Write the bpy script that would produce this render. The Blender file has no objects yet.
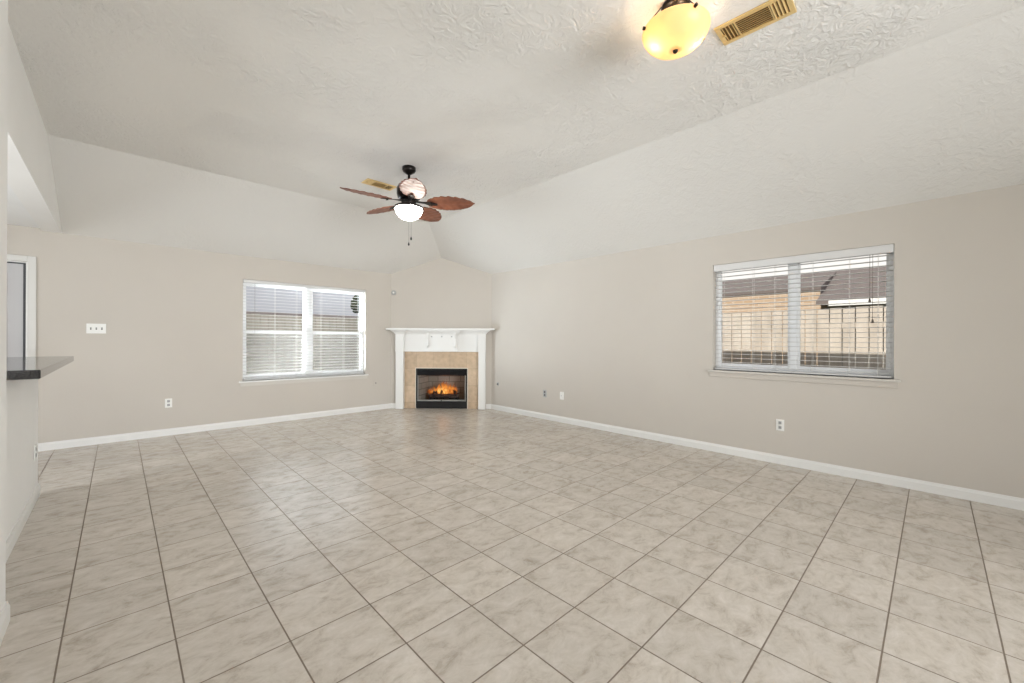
import bpy, bmesh, math, random
from mathutils import Vector, Matrix
random.seed(7)
PI = math.pi
scn = bpy.context.scene
C = scn.collection

# ---------------------------------------------------------------- camera
TILE = 0.3426
CAMP = Vector((-0.5195, -1.8562, 1.2586))
yaw, roll = math.radians(45.9987), math.radians(0.2550)
f = Vector((math.cos(yaw), math.sin(yaw), 0))
r = Vector((math.sin(yaw), -math.cos(yaw), 0))
u = r.cross(f)
r2 = r*math.cos(roll)+u*math.sin(roll); u2 = -r*math.sin(roll)+u*math.cos(roll)
cd = bpy.data.cameras.new('camera'); cam = bpy.data.objects.new('camera', cd); C.objects.link(cam)
M = Matrix(((r2.x, u2.x, -f.x, CAMP.x), (r2.y, u2.y, -f.y, CAMP.y), (r2.z, u2.z, -f.z, CAMP.z), (0, 0, 0, 1)))
cam.matrix_world = M
cd.sensor_width = 36; cd.lens = 407.8/1024*36; cd.shift_y = (339.512-341.5)/1024
cd.clip_start = 0.05; cd.clip_end = 200
scn.camera = cam

# ---------------------------------------------------------------- world, sun, added fill lamps, exposure
w = bpy.data.worlds.new('sky'); scn.world = w; w.use_nodes = True
nt = w.node_tree; nt.nodes.clear()
out = nt.nodes.new('ShaderNodeOutputWorld'); bg = nt.nodes.new('ShaderNodeBackground')
tc = nt.nodes.new('ShaderNodeTexCoord'); sp = nt.nodes.new('ShaderNodeSeparateXYZ'); rp = nt.nodes.new('ShaderNodeValToRGB')
nt.links.new(tc.outputs['Generated'], sp.inputs[0]); 
mr = nt.nodes.new('ShaderNodeMapRange'); mr.inputs['From Min'].default_value = 0.5; mr.inputs['From Max'].default_value = 0.85
nt.links.new(sp.outputs['X'], mr.inputs['Value']); nt.links.new(mr.outputs[0], rp.inputs[0])
rp.color_ramp.elements[0].color = (0.53, 0.525, 0.56, 1); rp.color_ramp.elements[1].color = (1.05, 1.0, 0.95, 1)
nt.links.new(rp.outputs[0], bg.inputs[0]); bg.inputs[1].default_value = 1.0
nt.links.new(bg.outputs[0], out.inputs[0])

def sun(name, d, energy, angle, col):
    l = bpy.data.lights.new(name, 'SUN'); l.energy = energy; l.angle = math.radians(angle); l.color = col
    o = bpy.data.objects.new(name, l); C.objects.link(o)
    o.rotation_euler = Vector(d).to_track_quat('-Z', 'Y').to_euler(); o.location = (0, 0, 12)
    return o
def area(name, loc, d, sx, sy, energy, col, spread=180):
    l = bpy.data.lights.new(name, 'AREA'); l.shape = 'RECTANGLE'; l.size = sx; l.size_y = sy; l.energy = energy; l.color = col
    l.spread = math.radians(spread)
    o = bpy.data.objects.new(name, l); C.objects.link(o); o.location = loc
    o.rotation_euler = Vector(d).to_track_quat('-Z', 'Z').to_euler()
    return o
sun('sun', (0.80, -0.13, -0.55), 4.0, 0.6, (1, 0.93, 0.82))
area('back_window_fill', (1.15, 5.95, 0.75), (0.80, -0.60, 0.42), 1.3, 1.1, 270, (0.88, 0.97, 1.06), 115)  # added fill lamp standing in for daylight, its spread kept off the camera
area('rear_fill', (1.2, -5.35, 1.25), (0.06, 1, 0.03), 3.0, 2.2, 106, (0.94, 0.97, 1.0), 95)  # unseen fill lamp added behind the camera to light the room
area('kitchen_fill', (-4.35, 2.4, 1.5), (1, -0.35, 0.15), 2.4, 1.4, 120, (0.92, 0.97, 1.03), 140)  # unseen fill lamp added to brighten the kitchen side
scn.view_settings.view_transform = 'Standard'
try: scn.view_settings.look = 'None'
except Exception: pass
scn.view_settings.exposure = 0.13; scn.view_settings.gamma = 1.0; scn.view_settings.use_curve_mapping = False

# ---------------------------------------------------------------- materials
def mat(name, col=(0.8, 0.8, 0.8), rough=0.5, metal=0.0, spec=0.5, emit=None, es=1.0):
    m = bpy.data.materials.new(name); m.use_nodes = True
    b = m.node_tree.nodes['Principled BSDF']
    b.inputs['Base Color'].default_value = (*col, 1); b.inputs['Roughness'].default_value = rough
    b.inputs['Metallic'].default_value = metal; b.inputs['Specular IOR Level'].default_value = spec
    if emit: b.inputs['Emission Color'].default_value = (*emit, 1); b.inputs['Emission Strength'].default_value = es
    return m
def N(m, t, **kw):
    n = m.node_tree.nodes.new(t)
    for k, v in kw.items(): setattr(n, k, v)
    return n
def L(m, a, b): m.node_tree.links.new(a, b)
def noisy(m, c1, c2, scale=4, detail=4, bump=0.0, bscale=None, distort=0.0, vec=None, dist=0.01):
    b = m.node_tree.nodes['Principled BSDF']; t = N(m, 'ShaderNodeNewGeometry')
    src = t.outputs['Position']
    if vec:
        mp = N(m, 'ShaderNodeMapping'); mp.inputs['Scale'].default_value = vec; L(m, src, mp.inputs[0]); src = mp.outputs[0]
    n = N(m, 'ShaderNodeTexNoise'); n.inputs['Scale'].default_value = scale; n.inputs['Detail'].default_value = detail; n.inputs['Distortion'].default_value = distort
    L(m, src, n.inputs['Vector'])
    rr = N(m, 'ShaderNodeValToRGB'); rr.color_ramp.elements[0].position = 0.3; rr.color_ramp.elements[1].position = 0.7
    rr.color_ramp.elements[0].color = (*c1, 1); rr.color_ramp.elements[1].color = (*c2, 1)
    L(m, n.outputs[0], rr.inputs[0]); L(m, rr.outputs[0], b.inputs['Base Color'])
    if bump:
        n2 = N(m, 'ShaderNodeTexNoise'); n2.inputs['Scale'].default_value = bscale or scale*8; n2.inputs['Detail'].default_value = 5
        n2.inputs['Distortion'].default_value = distort; L(m, src, n2.inputs['Vector'])
        bp = N(m, 'ShaderNodeBump'); bp.inputs['Strength'].default_value = bump; bp.inputs['Distance'].default_value = dist
        L(m, n2.outputs[0], bp.inputs['Height']); L(m, bp.outputs[0], b.inputs['Normal'])
    return m

WALL = noisy(mat('wall_paint', rough=0.75, spec=0.2), (0.562, 0.518, 0.460), (0.583, 0.539, 0.480), 1.2, 3, bump=0.12, bscale=55, dist=0.004)
WHITE = mat('trim_white', (0.80, 0.79, 0.76), 0.4)
WIN = mat('vinyl_white', (0.90, 0.90, 0.89), 0.35)
SLAT = mat('slat_white', (0.66, 0.65, 0.63), 0.45)
BEAM = noisy(mat('beam_paint', rough=0.7, spec=0.2), (0.87, 0.86, 0.835), (0.90, 0.89, 0.865), 1.5, 2)
SILLP = mat('sill_paint', (0.60, 0.565, 0.51), 0.5)
BASE = mat('baseboard_white', (0.78, 0.77, 0.74), 0.4)
BLACK = mat('black_metal', (0.012, 0.012, 0.013), 0.35, 0.3)
BRONZE = mat('dark_bronze', (0.02, 0.016, 0.014), 0.3, 0.7)
BRASS = mat('brass', (0.82, 0.60, 0.27), 0.38, 0.35)
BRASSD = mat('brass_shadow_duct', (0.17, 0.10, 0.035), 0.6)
PLATE = mat('plate_white', (0.82, 0.81, 0.77), 0.4)
SLOT = mat('slot_dark', (0.10, 0.09, 0.08), 0.6)
GREYP = mat('plate_grey', (0.42, 0.42, 0.41), 0.5)
DOORM = mat('door_paint', (0.50, 0.49, 0.49), 0.45)
WSTRIP = mat('weatherstrip', (0.05, 0.05, 0.055), 0.6)
CORD = mat('cord', (0.78, 0.76, 0.72), 0.7)
CORDD = mat('cord_tassel', (0.10, 0.08, 0.06), 0.6)

# ceiling: stomped plaster texture
CEIL = mat('ceiling_plaster', rough=0.85, spec=0.15)
def ceil_nodes(m, c1, bs):
    b = m.node_tree.nodes['Principled BSDF']; g = N(m, 'ShaderNodeNewGeometry')
    n1 = N(m, 'ShaderNodeTexNoise'); n1.inputs['Scale'].default_value = 13; n1.inputs['Detail'].default_value = 6; n1.inputs['Roughness'].default_value = 0.62; n1.inputs['Distortion'].default_value = 1.6
    n2 = N(m, 'ShaderNodeTexNoise'); n2.inputs['Scale'].default_value = 1.3; n2.inputs['Detail'].default_value = 2
    v = N(m, 'ShaderNodeTexVoronoi', feature='F1'); v.inputs['Scale'].default_value = 5.5
    for n in (n1, n2, v): L(m, g.outputs['Position'], n.inputs['Vector'])
    mm = N(m, 'ShaderNodeMath', operation='MULTIPLY_ADD'); L(m, v.outputs['Distance'], mm.inputs[0]); mm.inputs[1].default_value = -0.25; L(m, n1.outputs[0], mm.inputs[2])
    mk = N(m, 'ShaderNodeMapRange'); mk.inputs['From Min'].default_value = 0.35; mk.inputs['From Max'].default_value = 0.7; mk.inputs['To Min'].default_value = 0.08; L(m, n2.outputs[0], mk.inputs['Value'])
    h = N(m, 'ShaderNodeMath', operation='MULTIPLY'); L(m, mm.outputs[0], h.inputs[0]); L(m, mk.outputs[0], h.inputs[1])
    bp = N(m, 'ShaderNodeBump'); bp.inputs['Strength'].default_value = bs; bp.inputs['Distance'].default_value = 0.035
    L(m, h.outputs[0], bp.inputs['Height']); L(m, bp.outputs[0], b.inputs['Normal'])
    b.inputs['Base Color'].default_value = (*c1, 1)
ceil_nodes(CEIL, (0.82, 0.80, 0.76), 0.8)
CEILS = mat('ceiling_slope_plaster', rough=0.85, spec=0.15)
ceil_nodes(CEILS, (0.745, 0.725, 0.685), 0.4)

CEILK = noisy(mat('kitchen_ceiling_white', rough=0.85, spec=0.15), (0.86, 0.86, 0.85), (0.89, 0.89, 0.88), 3, 3, bump=0.3, bscale=18)
# floor tiles
FLOOR = mat('floor_tile', rough=0.32, spec=0.5)
def floor_nodes(m):
    b = m.node_tree.nodes['Principled BSDF']; g = N(m, 'ShaderNodeNewGeometry')
    sc = N(m, 'ShaderNodeVectorMath', operation='SCALE'); sc.inputs['Scale'].default_value = 1/TILE; L(m, g.outputs['Position'], sc.inputs[0])
    fr = N(m, 'ShaderNodeVectorMath', operation='FRACTION'); L(m, sc.outputs[0], fr.inputs[0])
    fl = N(m, 'ShaderNodeVectorMath', operation='FLOOR'); L(m, sc.outputs[0], fl.inputs[0])
    s = N(m, 'ShaderNodeSeparateXYZ'); L(m, fr.outputs[0], s.inputs[0])
    ds = []
    for ax in 'XY':
        a = N(m, 'ShaderNodeMath', operation='SUBTRACT'); L(m, s.outputs[ax], a.inputs[0]); a.inputs[1].default_value = 0.5
        c = N(m, 'ShaderNodeMath', operation='ABSOLUTE'); L(m, a.outputs[0], c.inputs[0]); ds.append(c)
    mx = N(m, 'ShaderNodeMath', operation='MAXIMUM'); L(m, ds[0].outputs[0], mx.inputs[0]); L(m, ds[1].outputs[0], mx.inputs[1])
    gm = N(m, 'ShaderNodeMapRange'); gm.inputs['From Min'].default_value = 0.5-0.0105; gm.inputs['From Max'].default_value = 0.5-0.0075; L(m, mx.outputs[0], gm.inputs['Value'])
    wn = N(m, 'ShaderNodeTexWhiteNoise', noise_dimensions='2D'); L(m, fl.outputs[0], wn.inputs['Vector'])
    off = N(m, 'ShaderNodeVectorMath', operation='MULTIPLY_ADD'); L(m, wn.outputs['Color'], off.inputs[0]); off.inputs[1].default_value = (9, 9, 9); L(m, g.outputs['Position'], off.inputs[2])
    n1 = N(m, 'ShaderNodeTexNoise'); n1.inputs['Scale'].default_value = 7.5; n1.inputs['Detail'].default_value = 9; n1.inputs['Roughness'].default_value = 0.74; n1.inputs['Distortion'].default_value = 0.45
    mp = N(m, 'ShaderNodeMapping'); mp.inputs['Scale'].default_value = (1.0, 1.6, 1); mp.inputs['Rotation'].default_value = (0, 0, 0.8); L(m, off.outputs[0], mp.inputs[0]); L(m, mp.outputs[0], n1.inputs['Vector'])
    rr = N(m, 'ShaderNodeValToRGB'); e = rr.color_ramp.elements
    e[0].position = 0.28; e[0].color = (0.39, 0.33, 0.27, 1); e[1].position = 0.72; e[1].color = (0.70, 0.645, 0.585, 1)
    k = e.new(0.48); k.color = (0.58, 0.525, 0.455, 1)
    L(m, n1.outputs[0], rr.inputs[0])
    hv = N(m, 'ShaderNodeHueSaturation'); vr = N(m, 'ShaderNodeMapRange'); vr.inputs['To Min'].default_value = 0.95; vr.inputs['To Max'].default_value = 1.05
    L(m, wn.outputs['Value'], vr.inputs['Value']); L(m, vr.outputs[0], hv.inputs['Value']); L(m, rr.outputs[0], hv.inputs['Color'])
    mx2 = N(m, 'ShaderNodeMix', data_type='RGBA'); L(m, gm.outputs[0], mx2.inputs['Factor']); L(m, hv.outputs[0], mx2.inputs['A']); mx2.inputs['B'].default_value = (0.22, 0.175, 0.135, 1)
    L(m, mx2.outputs['Result'], b.inputs['Base Color'])
    rg = N(m, 'ShaderNodeMapRange'); rg.inputs['To Min'].default_value = 0.26; rg.inputs['To Max'].default_value = 0.8; L(m, gm.outputs[0], rg.inputs['Value']); L(m, rg.outputs[0], b.inputs['Roughness'])
    iv = N(m, 'ShaderNodeMath', operation='MULTIPLY_ADD'); L(m, gm.outputs[0], iv.inputs[0]); iv.inputs[1].default_value = -1
    n3 = N(m, 'ShaderNodeMath', operation='MULTIPLY'); L(m, n1.outputs[0], n3.inputs[0]); n3.inputs[1].default_value = 0.25; L(m, n3.outputs[0], iv.inputs[2])
    bp = N(m, 'ShaderNodeBump'); bp.inputs['Strength'].default_value = 0.35; bp.inputs['Distance'].default_value = 0.003
    L(m, iv.outputs[0], bp.inputs['Height']); L(m, bp.outputs[0], b.inputs['Normal'])
floor_nodes(FLOOR)

GRAN = mat('granite', rough=0.10, spec=0.5)
def gran(m):
    b = m.node_tree.nodes['Principled BSDF']; g = N(m, 'ShaderNodeNewGeometry')
    n = N(m, 'ShaderNodeTexNoise'); n.inputs['Scale'].default_value = 230; n.inputs['Detail'].default_value = 3; L(m, g.outputs['Position'], n.inputs['Vector'])
    rr = N(m, 'ShaderNodeValToRGB'); e = rr.color_ramp.elements; e[0].position = 0.46; e[0].color = (0.004, 0.004, 0.005, 1); e[1].position = 0.62; e[1].color = (0.085, 0.08, 0.075, 1)
    L(m, n.outputs[0], rr.inputs[0]); L(m, rr.outputs[0], b.inputs['Base Color'])
gran(GRAN)

SURR = mat('surround_tile', rough=0.35)
def surr(m):
    b = m.node_tree.nodes['Principled BSDF']; g = N(m, 'ShaderNodeTexCoord')
    br = N(m, 'ShaderNodeTexBrick'); br.offset = 0; br.inputs['Scale'].default_value = 1; br.inputs['Brick Width'].default_value = 0.305; br.inputs['Row Height'].default_value = 0.305
    br.inputs['Mortar Size'].default_value = 0.003; br.inputs['Color1'].default_value = (0.52, 0.385, 0.26, 1); br.inputs['Color2'].default_value = (0.61, 0.465, 0.325, 1); br.inputs['Mortar'].default_value = (0.42, 0.32, 0.22, 1)
    s = N(m, 'ShaderNodeSeparateXYZ'); c = N(m, 'ShaderNodeCombineXYZ'); L(m, g.outputs['Object'], s.inputs[0]); L(m, s.outputs['X'], c.inputs['X']); L(m, s.outputs['Z'], c.inputs['Y'])
    mp = N(m, 'ShaderNodeMapping'); mp.inputs['Location'].default_value = (0.14, 0.19, 0); L(m, c.outputs[0], mp.inputs[0]); L(m, mp.outputs[0], br.inputs['Vector'])
    n = N(m, 'ShaderNodeTexNoise'); n.inputs['Scale'].default_value = 14; n.inputs['Detail'].default_value = 6; L(m, g.outputs['Object'], n.inputs['Vector'])
    mr = N(m, 'ShaderNodeMapRange'); mr.inputs['To Min'].default_value = 0.72; mr.inputs['To Max'].default_value = 1.28; L(m, n.outputs[0], mr.inputs['Value'])
    hv = N(m, 'ShaderNodeHueSaturation'); L(m, mr.outputs[0], hv.inputs['Value']); L(m, br.outputs[0], hv.inputs['Color']); L(m, hv.outputs[0], b.inputs['Base Color'])
surr(SURR)

def brickmat(name, c1, c2, mo, bw=0.2, rh=0.07, ms=0.008):
    m = mat(name, rough=0.9); b = m.node_tree.nodes['Principled BSDF']; g = N(m, 'ShaderNodeTexCoord')
    s = N(m, 'ShaderNodeSeparateXYZ'); c = N(m, 'ShaderNodeCombineXYZ'); L(m, g.outputs['Object'], s.inputs[0])
    a = N(m, 'ShaderNodeMath', operation='ADD'); L(m, s.outputs['X'], a.inputs[0]); L(m, s.outputs['Y'], a.inputs[1])
    L(m, a.outputs[0], c.inputs['X']); L(m, s.outputs['Z'], c.inputs['Y'])
    br = N(m, 'ShaderNodeTexBrick'); br.inputs['Scale'].default_value = 1; br.inputs['Brick Width'].default_value = bw; br.inputs['Row Height'].default_value = rh
    br.inputs['Mortar Size'].default_value = ms; br.inputs['Color1'].default_value = (*c1, 1); br.inputs['Color2'].default_value = (*c2, 1); br.inputs['Mortar'].default_value = (*mo, 1)
    L(m, c.outputs[0], br.inputs['Vector']); L(m, br.outputs[0], b.inputs['Base Color']); return m
FBRICK = brickmat('firebrick', (0.30, 0.28, 0.24), (0.36, 0.33, 0.29), (0.20, 0.18, 0.16), 0.22, 0.11)
HBRICK = brickmat('house_brick', (0.48, 0.34, 0.23), (0.57, 0.43, 0.31), (0.60, 0.52, 0.44))
ROOF = noisy(mat('shingles', rough=0.9), (0.15, 0.125, 0.12), (0.22, 0.19, 0.18), 25, 4, vec=(1, 1, 6))
SIDING = mat('house_siding', (0.40, 0.39, 0.37), 0.8)
GUTTER = mat('gutter_white', (0.85, 0.86, 0.86), 0.5)
FENCEB = noisy(mat('fence_cedar', rough=0.85), (0.50, 0.44, 0.38), (0.67, 0.60, 0.53), 3, 6, vec=(3, 3, 0.6))
FENCEA = noisy(mat('fence_grey_brown', rough=0.9), (0.24, 0.21, 0.175), (0.33, 0.29, 0.25), 3, 6, vec=(3, 3, 0.5))  # darker, greyer boards than the other fence
GRASS = noisy(mat('grass', rough=1), (0.10, 0.13, 0.05), (0.20, 0.20, 0.10), 8, 6)
LEAF = noisy(mat('tree_leaf', rough=0.9), (0.02, 0.028, 0.015), (0.05, 0.06, 0.03), 12, 3)
BARK = mat('bark', (0.08, 0.06, 0.045), 0.9)
BLADE = noisy(mat('blade_wood', rough=0.45), (0.15, 0.045, 0.022), (0.27, 0.095, 0.048), 10, 5)
LOG = noisy(mat('charred_log', rough=0.95), (0.015, 0.010, 0.012), (0.09, 0.045, 0.03), 14, 5, bump=0.6, bscale=30)

GLASS = bpy.data.materials.new('window_glass'); GLASS.use_nodes = True
t = GLASS.node_tree; t.nodes.clear()
o_ = t.nodes.new('ShaderNodeOutputMaterial'); tr = t.nodes.new('ShaderNodeBsdfTransparent'); gl = t.nodes.new('ShaderNodeBsdfGlossy'); mx = t.nodes.new('ShaderNodeMixShader'); fz = t.nodes.new('ShaderNodeFresnel')
tr.inputs[0].default_value = (0.96, 0.97, 0.97, 1); gl.inputs['Roughness'].default_value = 0.02; fz.inputs[0].default_value = 1.07
t.links.new(fz.outputs[0], mx.inputs[0]); t.links.new(tr.outputs[0], mx.inputs[1]); t.links.new(gl.outputs[0], mx.inputs[2]); t.links.new(mx.outputs[0], o_.inputs[0])
# insect screen: darker see-through mesh
SCREEN = bpy.data.materials.new('insect_screen'); SCREEN.use_nodes = True
t = SCREEN.node_tree; t.nodes.clear()
o_ = t.nodes.new('ShaderNodeOutputMaterial'); tr = t.nodes.new('ShaderNodeBsdfTransparent'); df = t.nodes.new('ShaderNodeBsdfDiffuse'); mx = t.nodes.new('ShaderNodeMixShader')
df.inputs[0].default_value = (0.30, 0.28, 0.26, 1); mx.inputs[0].default_value = 0.3
t.links.new(tr.outputs[0], mx.inputs[1]); t.links.new(df.outputs[0], mx.inputs[2]); t.links.new(mx.outputs[0], o_.inputs[0])

def lampglass(name, col, tcol, es=0.0):
    m = bpy.data.materials.new(name); m.use_nodes = True; t = m.node_tree; t.nodes.clear()
    o = t.nodes.new('ShaderNodeOutputMaterial'); tl = t.nodes.new('ShaderNodeBsdfTranslucent'); d = t.nodes.new('ShaderNodeBsdfPrincipled'); mx = t.nodes.new('ShaderNodeMixShader')
    tl.inputs[0].default_value = (*tcol, 1); d.inputs['Base Color'].default_value = (*col, 1); d.inputs['Roughness'].default_value = 0.2
    mx.inputs[0].default_value = 0.35
    if es: d.inputs['Emission Color'].default_value = (*col, 1); d.inputs['Emission Strength'].default_value = es
    t.links.new(tl.outputs[0], mx.inputs[1]); t.links.new(d.outputs[0], mx.inputs[2]); t.links.new(mx.outputs[0], o.inputs[0]); return m
AMBER = lampglass('amber_glass', (0.92, 0.76, 0.54), (1.0, 0.76, 0.48))
FROST = mat('lit_frosted_glass', (0.9, 0.9, 0.85), 0.3, emit=(1, 0.95, 0.85), es=26)
def flame_mat():
    m = bpy.data.materials.new('flame'); m.use_nodes = True; t = m.node_tree; t.nodes.clear()
    o = t.nodes.new('ShaderNodeOutputMaterial'); e = t.nodes.new('ShaderNodeEmission'); tr = t.nodes.new('ShaderNodeBsdfTransparent'); mx = t.nodes.new('ShaderNodeMixShader')
    g = t.nodes.new('ShaderNodeTexCoord'); rr = t.nodes.new('ShaderNodeValToRGB'); mp = t.nodes.new('ShaderNodeMapping'); ln = t.nodes.new('ShaderNodeVectorMath'); ln.operation = 'LENGTH'
    mp.inputs['Location'].default_value = (-0.5, 0, -0.22); mp.inputs['Scale'].default_value = (1.0, 0.0, 1.0)
    t.links.new(g.outputs['Generated'], mp.inputs[0]); t.links.new(mp.outputs[0], ln.inputs[0]); 
    nz = t.nodes.new('ShaderNodeTexNoise'); nz.inputs['Scale'].default_value = 22; nz.inputs['Detail'].default_value = 4; t.links.new(g.outputs['Object'], nz.inputs['Vector'])
    ad = t.nodes.new('ShaderNodeMath'); ad.operation = 'MULTIPLY_ADD'; ad.inputs[1].default_value = 0.9; t.links.new(nz.outputs[0], ad.inputs[0]); t.links.new(ln.outputs['Value'], ad.inputs[2])
    t.links.new(ad.outputs[0], rr.inputs[0])
    el = rr.color_ramp.elements; el[0].color = (1.3, 0.85, 0.25, 1); el[0].position = 0.40; el[1].color = (0.35, 0.07, 0.02, 1); el[1].position = 0.98
    k = el.new(0.60); k.color = (1.0, 0.34, 0.06, 1)
    t.links.new(rr.outputs[0], e.inputs[0]); e.inputs[1].default_value = 1.0
    fr_ = t.nodes.new('ShaderNodeMapRange'); fr_.inputs['From Min'].default_value = 0.40; fr_.inputs['From Max'].default_value = 1.05; fr_.inputs['To Min'].default_value = 0.55; fr_.inputs['To Max'].default_value = 0.10
    t.links.new(ad.outputs[0], fr_.inputs['Value']); t.links.new(fr_.outputs[0], mx.inputs[0])
    t.links.new(tr.outputs[0], mx.inputs[1]); t.links.new(e.outputs[0], mx.inputs[2]); t.links.new(mx.outputs[0], o.inputs[0]); return m
FLAME = flame_mat()

# ---------------------------------------------------------------- mesh helpers
class MB:
    def __init__(s): s.v = []; s.f = []; s.sm = []
    def add(s, vs, fs, smooth=False):
        n = len(s.v); s.v += [tuple(v) for v in vs]
        for q in fs: s.f.append([n+i for i in q]); s.sm.append(smooth)
        return s
    def box(s, x0, x1, y0, y1, z0, z1):
        vs = [(x, y, z) for x in (x0, x1) for y in (y0, y1) for z in (z0, z1)]
        return s.add(vs, [(0, 1, 3, 2), (4, 6, 7, 5), (0, 4, 5, 1), (2, 3, 7, 6), (0, 2, 6, 4), (1, 5, 7, 3)])
    def prism(s, poly, ext):
        n = len(poly); e = Vector(ext); vs = [Vector(p) for p in poly]; vs += [p+e for p in vs]
        fs = [tuple(range(n-1, -1, -1)), tuple(range(n, 2*n))]+[(i, (i+1) % n, n+(i+1) % n, n+i) for i in range(n)]
        return s.add(vs, fs)
    def lathe(s, prof, n=32, c=(0, 0, 0), smooth=True, caps=True):
        vs = []; fs = []
        for (rr, z) in prof:
            for i in range(n):
                a = 2*PI*i/n; vs.append((c[0]+rr*math.cos(a), c[1]+rr*math.sin(a), c[2]+z))
        for j in range(len(prof)-1):
            for i in range(n): fs.append((j*n+i, j*n+(i+1) % n, (j+1)*n+(i+1) % n, (j+1)*n+i))
        if caps: fs.append(tuple(range(n-1, -1, -1))); fs.append(tuple((len(prof)-1)*n+i for i in range(n)))
        return s.add(vs, fs, smooth)
    def tube(s, a, b, r0, r1=None, n=10, smooth=True):
        a = Vector(a); b = Vector(b); r1 = r0 if r1 is None else r1; d = (b-a).normalized()
        p = d.orthogonal().normalized(); q = d.cross(p)
        vs = [a+(p*math.cos(2*PI*i/n)+q*math.sin(2*PI*i/n))*r0 for i in range(n)]+[b+(p*math.cos(2*PI*i/n)+q*math.sin(2*PI*i/n))*r1 for i in range(n)]
        fs = [(i, (i+1) % n, n+(i+1) % n, n+i) for i in range(n)]+[tuple(range(n-1, -1, -1)), tuple(range(n, 2*n))]
        return s.add(vs, fs, smooth)
    def blob(s, c, rad, seg=14, rings=8, jit=0.0):
        vs = []; fs = []
        for j in range(1, rings):
            for i in range(seg):
                a = 2*PI*i/seg; b = PI*j/rings; k = 1+random.uniform(-jit, jit)
                vs.append((c[0]+rad[0]*k*math.sin(b)*math.cos(a), c[1]+rad[1]*k*math.sin(b)*math.sin(a), c[2]+rad[2]*k*math.cos(b)))
        t0 = len(vs); vs += [(c[0], c[1], c[2]+rad[2]), (c[0], c[1], c[2]-rad[2])]
        for j in range(rings-2):
            for i in range(seg): fs.append((j*seg+i, (j+1)*seg+i, (j+1)*seg+(i+1) % seg, j*seg+(i+1) % seg))
        for i in range(seg): fs.append((t0, i, (i+1) % seg)); fs.append((t0+1, (rings-2)*seg+(i+1) % seg, (rings-2)*seg+i))
        return s.add(vs, fs, True)
    def build(s, name, m, parent=None, bevel=0.0):
        me = bpy.data.meshes.new(name); me.from_pydata(s.v, [], s.f); me.polygons.foreach_set('use_smooth', s.sm)
        me.materials.append(m); bm = bmesh.new(); bm.from_mesh(me); bmesh.ops.recalc_face_normals(bm, faces=bm.faces)
        bm.to_mesh(me); bm.free(); me.update()
        o = bpy.data.objects.new(name, me); C.objects.link(o)
        if parent: o.parent = parent
        if bevel:
            b = o.modifiers.new('bevel', 'BEVEL'); b.width = bevel; b.segments = 2; b.limit_method = 'ANGLE'
        return o
def thing(name, label, cat, loc=(0, 0, 0), rz=0, group=None):
    o = bpy.data.objects.new(name, None); C.objects.link(o); o.location = loc; o.rotation_euler = (0, 0, rz)
    return tag(o, label, cat, group)
def tag(o, label, cat, group=None, kind=None):
    o['label'] = label; o['category'] = cat
    if group: o['group'] = group
    if kind: o['kind'] = kind
    return o
def struct(o): o['kind'] = 'structure'; return o
def sempty(name, loc=(0, 0, 0), rz=0):
    o = bpy.data.objects.new(name, None); C.objects.link(o); o.location = loc; o.rotation_euler = (0, 0, rz); return struct(o)
def wallcells(mb, a0, a1, z0, z1, holes, put):
    A = sorted({a0, a1}|{h[0] for h in holes}|{h[1] for h in holes}); Z = sorted({z0, z1}|{h[2] for h in holes}|{h[3] for h in holes})
    for i in range(len(A)-1):
        run = None
        for j in range(len(Z)-1):
            ca, cz = (A[i]+A[i+1])/2, (Z[j]+Z[j+1])/2
            if any(h[0] < ca < h[1] and h[2] < cz < h[3] for h in holes): continue
            put(mb, A[i], A[i+1], Z[j], Z[j+1])

# ---------------------------------------------------------------- room shell
XB, YA, HW, HC, S = 4.35, 5.015, 2.44, 3.07, 0.46
XC, YC = XB-(HC-HW)/S, YA-(HC-HW)/S      # where the slopes meet the flat ceiling
XL = -0.98; YR = -5.5
WA = (0.762, 2.575, 0.645, 2.108)          # window in the back wall (x0,x1,z0,z1)
WB = (-1.612, -0.105, 0.925, 2.113)        # window in the right wall (y0,y1,z0,z1)
DO = (-2.13, -1.232, 0.0, 2.082)
struct(MB().box(-4.6, XB+0.15, YR-0.1, YA+0.15, -0.12, 0).build('floor', FLOOR))
mb = MB(); wallcells(mb, -4.6, XB+0.15, 0, 2.62, [WA, DO], lambda m, a, b, c, d: m.box(a, b, YA, YA+0.15, c, d)); struct(mb.build('wall_back', WALL))
mb = MB(); wallcells(mb, YR, YA, 0, 2.62, [WB], lambda m, a, b, c, d: m.box(XB, XB+0.15, a, b, c, d)); struct(mb.build('wall_right', WALL))
mb = MB(); wallcells(mb, -1.02, XB, 0, 3.15, [(-0.3, 3.7, 0.0, 2.3)], lambda m, a, b, c, d: m.box(a, b, YR-0.15, YR, c, d)); struct(mb.build('wall_rear', WALL))
struct(MB().box(-1.03, -0.875, YR, 1.0, 0, 3.15).build('wall_left', BEAM))
struct(MB().box(-1.10, XL, 1.0, 3.14, 0, 1.014).build('wall_bar', BEAM))
struct(MB().box(-1.134, XL, 1.0, YA, 2.44, 3.15).build('trim_1', BEAM))
mb = MB(); wallcells(mb, -1.5, YA, 0, 2.6, [(1.2, 3.6, 0.9, 2.2)], lambda m, a, b, c, d: m.box(-4.6, -4.5, a, b, c, d)); struct(mb.build('wall_kitchen', BEAM))
struct(MB().box(-4.6, -1.03, -1.6, -1.5, 0, 2.6).build('wall_kitchen_rear', BEAM))
mb = MB(); mb.box(-4.6, -1.134, -1.6, YA, 2.465, 2.55); struct(mb.build('ceiling_kitchen', CEILK))
e = (0, 0, 0.06)
mb = MB()
mb.prism([(-1.03, YR, HC), (XC, YR, HC), (XC, YC, HC), (-1.03, YC, HC)], e)
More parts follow.
